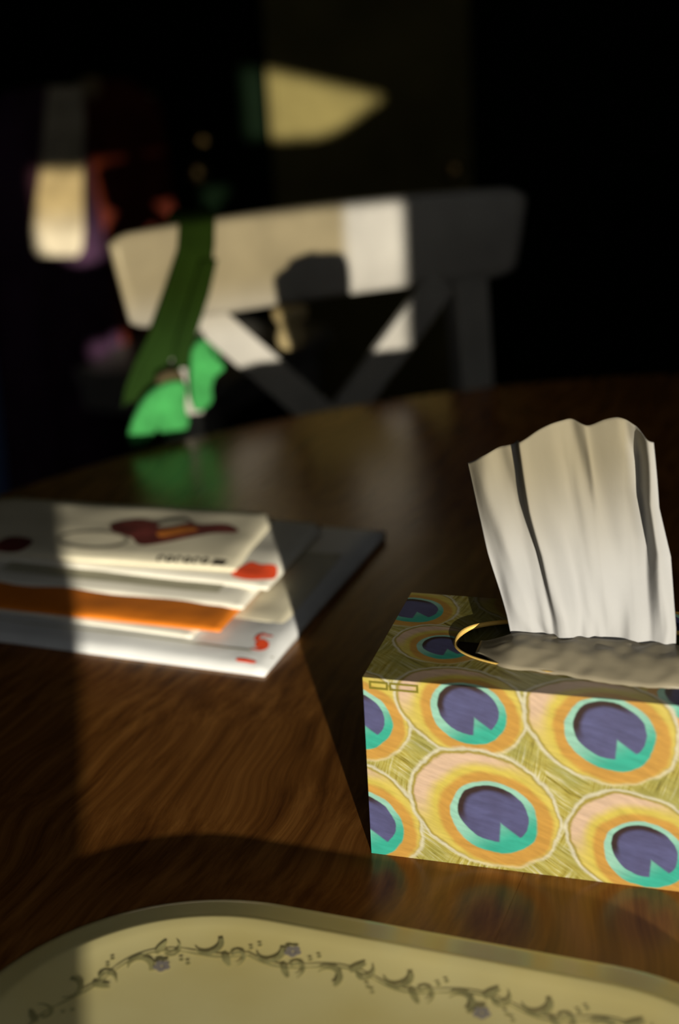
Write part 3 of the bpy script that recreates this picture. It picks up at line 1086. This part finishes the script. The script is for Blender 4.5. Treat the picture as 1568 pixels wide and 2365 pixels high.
# lettering: round dark letters, then a solid block
a, b_ = loc_in(t7, -0.1235, .8970), loc_in(t7, -0.0925, .8880)
for k in range(6):
    q = a.lerp(b_, k / 5)
    stroke('letter', [(q.x + 0.0020 * math.cos(i * math.pi / 6), q.y + .0026 * math.sin(i * math.pi / 6)) for i in range(12 if k % 2 else 10)],
           [.0018] * (12 if k % 2 else 10), z7, M['ink'], t7, .0004, closed=bool(k % 2))
c = loc_in(t7, -0.0830, .8845)
decal('print_mark', [(c.x - .0055, c.y - .003), (c.x + .004, c.y - .003), (c.x + .0055, c.y + .003), (c.x - .004, c.y + .003)], z7, M['ink'], t7, .0004)

# ------------------------------------------------------------------ tissue box (local: x along the front, y to the back, z up)
BX, BY, BTH = 0.0064, 0.5814, R(-17.4)
BW, BD, BH = 0.200, 0.0952, 0.0952
tb = thing('tissue_box', 'cardboard tissue box printed with peacock feather eyes', 'tissue box', (BX, BY, TZ), BTH)


def panel(name, c0, ux, vy, nu, nv, uv0, uvu, uvv, hole=None):
    """flat carton panel with UVs in centimetres; hole(u, v) -> True leaves that cell out"""
    vs, fs, uvs = [], [], []
    for j in range(nv + 1):
        for i in range(nu + 1):
            u, v = i / nu, j / nv
            vs.append(Vector(c0) + Vector(ux) * u + Vector(vy) * v)
            uvs.append((uv0[0] + uvu[0] * u + uvv[0] * v, uv0[1] + uvu[1] * u + uvv[1] * v))
    for j in range(nv):
        for i in range(nu):
            a = j * (nu + 1) + i
            fs.append((a, a + 1, a + nu + 2, a + nu + 1))
    return obj(name, vs, fs, M['carton'], tb, uvs=uvs)


W_, D_, H_ = BW * 100, BD * 100, BH * 100
panel('front_panel', (0, 0, 0), (BW, 0, 0), (0, 0, BH), 8, 6, (0, 0), (W_, 0), (0, H_))
panel('back_panel', (BW, BD, 0), (-BW, 0, 0), (0, 0, BH), 8, 6, (30, 0), (W_, 0), (0, H_))
panel('side_panel', (0, BD, 0), (0, -BD, 0), (0, 0, BH), 6, 6, (-D_, 0), (D_, 0), (0, H_))
panel('side_panel', (BW, 0, 0), (0, BD, 0), (0, 0, BH), 6, 6, (W_, 0), (D_, 0), (0, H_))
# top panel with an oval opening: rings from the oval to the rectangle
OX, OY, OA, OB = BW / 2, 0.0470, 0.066, 0.0275
n = 96
vs, fs, uvs = [], [], []


def oval(a, s=1.0):
    ca, sa = math.cos(a), math.sin(a)
    return (OX + OA * s * math.copysign(abs(ca) ** .8, ca), OY + OB * s * math.copysign(abs(sa) ** .8, sa))


def rect(a):
    ca, sa = math.cos(a), math.sin(a)
    k = 1e9
    if abs(ca) > 1e-9:
        k = min(k, ((BW - OX) if ca > 0 else OX) / abs(ca))
    if abs(sa) > 1e-9:
        k = min(k, ((BD - OY) if sa > 0 else OY) / abs(sa))
    return (OX + ca * k, OY + sa * k)


angs = sorted([2 * math.pi * k / n for k in range(n)] + [math.atan2(y - OY, x - OX) % (2 * math.pi) for x in (0, BW) for y in (0, BD)])
n = len(angs)
for f in (0, .5, 1):
    for a in angs:
        o_, r_ = oval(a), rect(a)
        x, y = o_[0] + (r_[0] - o_[0]) * f, o_[1] + (r_[1] - o_[1]) * f
        vs.append((x, y, BH))
        uvs.append((x * 100, H_ + y * 100))
for i in range(2):
    for k in range(n):
        fs.append((i * n + k, (i + 1) * n + k, (i + 1) * n + (k + 1) % n, i * n + (k + 1) % n))
obj('top_panel', vs, fs, M['carton'], tb, uvs=uvs)
# raw cut edge of the opening, with thickness
vs, fs = [], []
for z, s in ((BH + .0002, 1.012), (BH + .0010, 1.0), (BH - .0012, .985), (BH - .0012, 1.01)):
    for a in angs:
        x, y = oval(a, s)
        vs.append((x, y, z))
for i in range(3):
    for k in range(n):
        fs.append((i * n + k, i * n + (k + 1) % n, (i + 1) * n + (k + 1) % n, (i + 1) * n + k))
obj('cut_edge', vs, fs, M['board_edge'], tb, smooth=True)
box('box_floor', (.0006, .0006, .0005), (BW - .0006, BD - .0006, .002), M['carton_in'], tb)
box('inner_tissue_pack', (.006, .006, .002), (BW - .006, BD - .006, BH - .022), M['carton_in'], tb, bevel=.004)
# printed tab outline in the upper left corner of the front
bm = bmesh.new()
for x0, x1 in ((.0030, .0120), (.0125, .0262)):
    z0, z1_ = .0897, .0938
    outer = [(x0, z0), (x1, z0), (x1, z1_), (x0, z1_)]
    wln = .0010
    inner = [(x0 + wln, z0 + wln), (x1 - wln, z0 + wln), (x1 - wln, z1_ - wln), (x0 + wln, z1_ - wln)]
    vo = [bm.verts.new((x, -.0003, z)) for x, z in outer]
    vi = [bm.verts.new((x, -.0003, z)) for x, z in inner]
    for k in range(4):
        bm.faces.new((vo[k], vo[(k + 1) % 4], vi[(k + 1) % 4], vi[k]))
bm_obj('tab_outline', bm, M['tab'], tb)


# film around the slot, bunched up in front of the tissue
film_m, nt, p = new_mat('clear_slot_film')
p.inputs['Base Color'].default_value = (0.27, 0.235, 0.165, 1)
p.inputs['Roughness'].default_value = 0.3
p.inputs['Transmission Weight'].default_value = 0.35
p.inputs['IOR'].default_value = 1.2
vs, fs = [], []
nu, nv = 70, 12
for j in range(nv + 1):
    for i in range(nu + 1):
        u, v = i / nu, j / nv
        x = .046 + u * .112
        rnd_ = .016 * (1 - smooth(0, .22, u)) ** 2
        y0 = rnd_ + .0165 + .003 * math.sin(u * 7)
        y = y0 + (.046 - y0) * v
        endf = smooth(0, .18, u) * (1 - smooth(.86, 1, u))
        z = BH + .0004 + .0060 * math.sin(min(1, v * 1.5) * math.pi / 2) * endf + .0012 * noise.noise(Vector((u * 14, v * 5, 3))) * endf
        vs.append((x, y, z))
for j in range(nv):
    for i in range(nu):
        a = j * (nu + 1) + i
        fs.append((a, a + 1, a + nu + 2, a + nu + 1))
fo = obj('slot_film', vs, fs, film_m, tb, smooth=True)
sm = fo.modifiers.new('thickness', 'SOLIDIFY')
sm.thickness = .0004

# ------------------------------------------------------------------ the pulled-up tissue
ts = thing('tissue', 'crumpled white tissue standing up out of the box slot', 'tissue', (BX, BY, TZ), BTH)
LEFT = [(9.0, 6.30), (9.3, 6.20), (10.8, 5.80), (13.66, 4.82), (17.7, 3.64)]
RIGHT = [(9.0, 13.70), (10.8, 13.66), (14.0, 13.25), (16.1, 12.62), (19.05, 12.25)]
TOPS = [(0.0, 17.7), (.10, 18.35), (.20, 18.85), (.28, 19.1), (.315, 19.5), (.42, 19.95), (.57, 20.25), (.75, 19.95), (.90, 19.40), (1.0, 19.05)]


def interp(tab_, x):
    if x <= tab_[0][0]:
        return tab_[0][1]
    for (x0, y0), (x1, y1) in zip(tab_, tab_[1:]):
        if x <= x1:
            return y0 + (y1 - y0) * (x - x0) / (x1 - x0)
    return tab_[-1][1]


def interp_s(tab_, x):
    return (interp(tab_, x - .012) + interp(tab_, x + .012) + interp(tab_, x)) / 3


nu, nv = 150, 90
vs, fs = [], []
for j in range(nv + 1):
    t = j / nv
    for i in range(nu + 1):
        s = i / nu
        ztop_ = interp(TOPS, s) if .26 < s < .33 else interp_s(TOPS, s)
        z = 8.2 + (ztop_ - 8.2) * t
        # sides follow the outline at the height of this row's ends
        zl, zr = 8.2 + (17.7 - 8.2) * t, 8.2 + (19.05 - 8.2) * t
        x0, x1 = interp(LEFT, zl), interp(RIGHT, zr)
        x = x0 + (x1 - x0) * s
        open_ = smooth(.02, .9, t)
        d = 0.0
        # deep crease on the left: the part right of it steps forward
        lean = s + .030 * (1 - t)
        d -= (.20 + 1.20 * open_) * smooth(.285, .335, lean) * (1 - smooth(.36, .66, lean))
        # pocket on the right, turned away from the light
        sr = s + .025 * math.sin(t * 5)
        d += (.25 + 2.0 * open_) * smooth(.62, .78, sr) * (1 - smooth(.86, .95, sr)) * smooth(.05, .40, t) * (1 - .25 * smooth(.85, 1, t))
        # soft fan folds
        d += .42 * open_ * math.sin(s * 13 + .8 + .8 * t)
        d += .06 * math.sin(s * 31 + 2 * t)
        d += .70 * noise.noise(Vector((s * 5.5, t * 1.8, 7.7))) * (.4 + t)
        d += .16 * noise.noise(Vector((s * 15, t * 4.0, 2.2)))
        # small crumple at the base; the sheet curls back towards the top
        d += .10 * math.sin(s * 40 + 5 * noise.noise(Vector((s * 6, t * 5, 1)))) * (1 - smooth(0, .35, t))
        d += 1.3 * t ** 2.2 + .5 * abs(s - .5) * t - .35 * (1 - smooth(0, .5, t))
        vs.append((x / 100, .050 + d / 100, z / 100))
for j in range(nv):
    for i in range(nu):
        a = j * (nu + 1) + i
        fs.append((a, a + 1, a + nu + 2, a + nu + 1))
sheet_o = obj('tissue_sheet', vs, fs, M['tissue'], ts, smooth=True)
sm = sheet_o.modifiers.new('thickness', 'SOLIDIFY')
sm.thickness = .0004

# ------------------------------------------------------------------ cream platter (local: x along its far edge, y away)
PTH = R(-20.9)
pe1 = Vector((math.cos(PTH), math.sin(PTH)))
pe2 = Vector((-pe1.y, pe1.x))
PW, PDp, PR = 0.36, 0.28, 0.105
far = Vector((.0671, .5022))
pc_ = far + pe1 * (-.215 + PW / 2) - pe2 * (PDp / 2)
pl = thing('serving_platter', 'cream ceramic platter with a vine border, in the foreground', 'platter', (pc_.x, pc_.y, TZ), PTH)


def rrect(inset, n=160):
    """rounded rectangle outline at an inset from the rim, n points by angle-free arc stepping"""
    hw, hd, r = PW / 2 - inset, PDp / 2 - inset, max(.02, PR - inset)
    segs = []
    per = 4 * (hw - r) + 4 * (hd - r) + 2 * math.pi * r
    out = []
    for k in range(n):
        s = per * k / n
        parts = [('l', 2 * (hw - r), (-(hw - r), hd), (1, 0)), ('a', math.pi * r / 2, (hw - r, hd - r), 90), ('l', 2 * (hd - r), (hw, hd - r), (0, -1)),
                 ('a', math.pi * r / 2, (hw - r, -(hd - r)), 0), ('l', 2 * (hw - r), (hw - r, -hd), (-1, 0)), ('a', math.pi * r / 2, (-(hw - r), -(hd - r)), -90),
                 ('l', 2 * (hd - r), (-hw, -(hd - r)), (0, 1)), ('a', math.pi * r / 2, (-(hw - r), hd - r), 180)]
        for kind, ln, p0, q in parts:
            if s <= ln:
                break
            s -= ln
        if kind == 'l':
            out.append((p0[0] + q[0] * s, p0[1] + q[1] * s))
        else:
            a = R(q) - s / r
            out.append((p0[0] + r * math.cos(a), p0[1] + r * math.sin(a)))
    return out


prof = [(.024, .0002), (.010, .0004), (.003, .0010), (0, .0020), (.001, .0030), (.004, .0036), (.009, .0044), (.014, .0054), (.0160, .0058), (.0180, .0058), (.024, .0054),
        (.036, .0048), (.052, .0044), (.075, .0042), (.10, .0040)]
n = 160
vs, fs = [], []
for ins, z in prof:
    vs += [(x, y, z) for x, y in rrect(ins, n)]
for i in range(len(prof) - 1):
    for k in range(n):
        fs.append((i * n + k, i * n + (k + 1) % n, (i + 1) * n + (k + 1) % n, (i + 1) * n + k))
fs.append(tuple((len(prof) - 1) * n + k for k in range(n)))
fs.append(tuple(range(n))[::-1])
plo = obj('plate', vs, fs, M['glaze'], pl, smooth=True)


def plate_z(x, y):
    return .0050


# vine print: scrolls, leaves, tendrils and small mauve flowers along an inset outline
path = rrect(.040, 400)
PV = [Vector(p) for p in path]
cum = [0]
for i in range(len(PV)):
    cum.append(cum[-1] + (PV[(i + 1) % len(PV)] - PV[i]).length)


def on_vine(s, off):
    s %= cum[-1]
    i = 0
    lo_, hi_ = 0, len(PV) - 1
    while lo_ < hi_:
        mid = (lo_ + hi_ + 1) // 2
        if cum[mid] <= s:
            lo_ = mid
        else:
            hi_ = mid - 1
    i = lo_
    a, b_ = PV[i], PV[(i + 1) % len(PV)]
    d = (b_ - a).normalized()
    p = a + d * (s - cum[i])
    return p + Vector((-d.y, d.x)) * off        # positive = outwards (path runs clockwise)


bmv, bmf = bmesh.new(), bmesh.new()


def pl_stroke(bm, pts, w0, w1):
    m_ = len(pts)
    prev = None
    for i, p in enumerate(pts):
        a, b_ = pts[max(0, i - 1)], pts[min(m_ - 1, i + 1)]
        d = (b_ - a).normalized()
        f = i / (m_ - 1)
        w = (w0 + (w1 - w0) * f) * (.35 + .65 * math.sin(math.pi * (.12 + .8 * f))) / 2
        nn = Vector((-d.y, d.x)) * w
        cur = [bm.verts.new((q.x, q.y, zz(q))) for q in (p + nn, p - nn)]
        if prev:
            bm.faces.new((prev[0], cur[0], cur[1], prev[1]))
        prev = cur


def zz(q):
    # platter surface height at a point, from its inset
    dx, dy = abs(q.x) - (PW / 2 - PR), abs(q.y) - (PDp / 2 - PR)
    if dx > 0 and dy > 0:
        ins = PR - math.hypot(dx, dy)
    else:
        ins = min(PW / 2 - abs(q.x), PDp / 2 - abs(q.y))
    return interp([(.0160, .0058), (.0180, .0058), (.024, .0054), (.036, .0048), (.052, .0044), (.075, .0042), (.10, .0040)], ins) + .0003


s, k = 0.0, 0
rnd = random.Random(9)
while s < cum[-1]:
    sg = 1 if k % 2 else -1
    ln = .027 + rnd.random() * .005
    # wavy stem
    pl_stroke(bmv, [on_vine(s + ln * i / 14, sg * .0034 * math.sin(math.pi * i / 14)) for i in range(15)], .0014, .0012)
    # thick hook growing from the stem
    pl_stroke(bmv, [on_vine(s + ln * .30 + .0055 * math.cos(a), sg * (-.0045 + .0062 * math.sin(a))) for a in [R(-35 + 21 * i) for i in range(10)]], .0036, .0012)
    # small curl
    pl_stroke(bmv, [on_vine(s + ln * .80 + .0034 * math.cos(a), -sg * (-.0040 + .0048 * math.sin(a))) for a in [R(150 - 25 * i) for i in range(9)]], .0026, .0010)
    # one leaf
    b0 = on_vine(s + ln * .58, sg * .002)
    b1 = on_vine(s + ln * .58 + .0050, sg * .0085)
    pl_stroke(bmv, [b0.lerp(b1, i / 5) for i in range(6)], .0036, .0026)
    # berries
    for q in range(2):
        c0 = on_vine(s + ln * (.93 + .10 * q), -sg * (.0045 + .0028 * q))
        bmesh.ops.create_circle(bmv, cap_ends=True, radius=.0011, segments=8, matrix=Matrix.Translation((c0.x, c0.y, zz(c0))))
    if k % 3 == 0:
        c0 = on_vine(s + ln * .62, -sg * .0070)
        for a in range(5):
            w = Vector((math.cos(a * 1.2566), math.sin(a * 1.2566))) * .0021
            q = c0 + w
            bmesh.ops.create_circle(bmf, cap_ends=True, radius=.0018, segments=10, matrix=Matrix.Translation((q.x, q.y, zz(q) + .00005 * (a + 1))))
    s += ln
    k += 1
v1 = bm_obj('vine_print', bmv, M['leaf_ink'], pl)
v1['kind'] = 'stuff'
v2 = bm_obj('flower_print', bmf, M['flower_ink'], pl)
v2['kind'] = 'stuff'
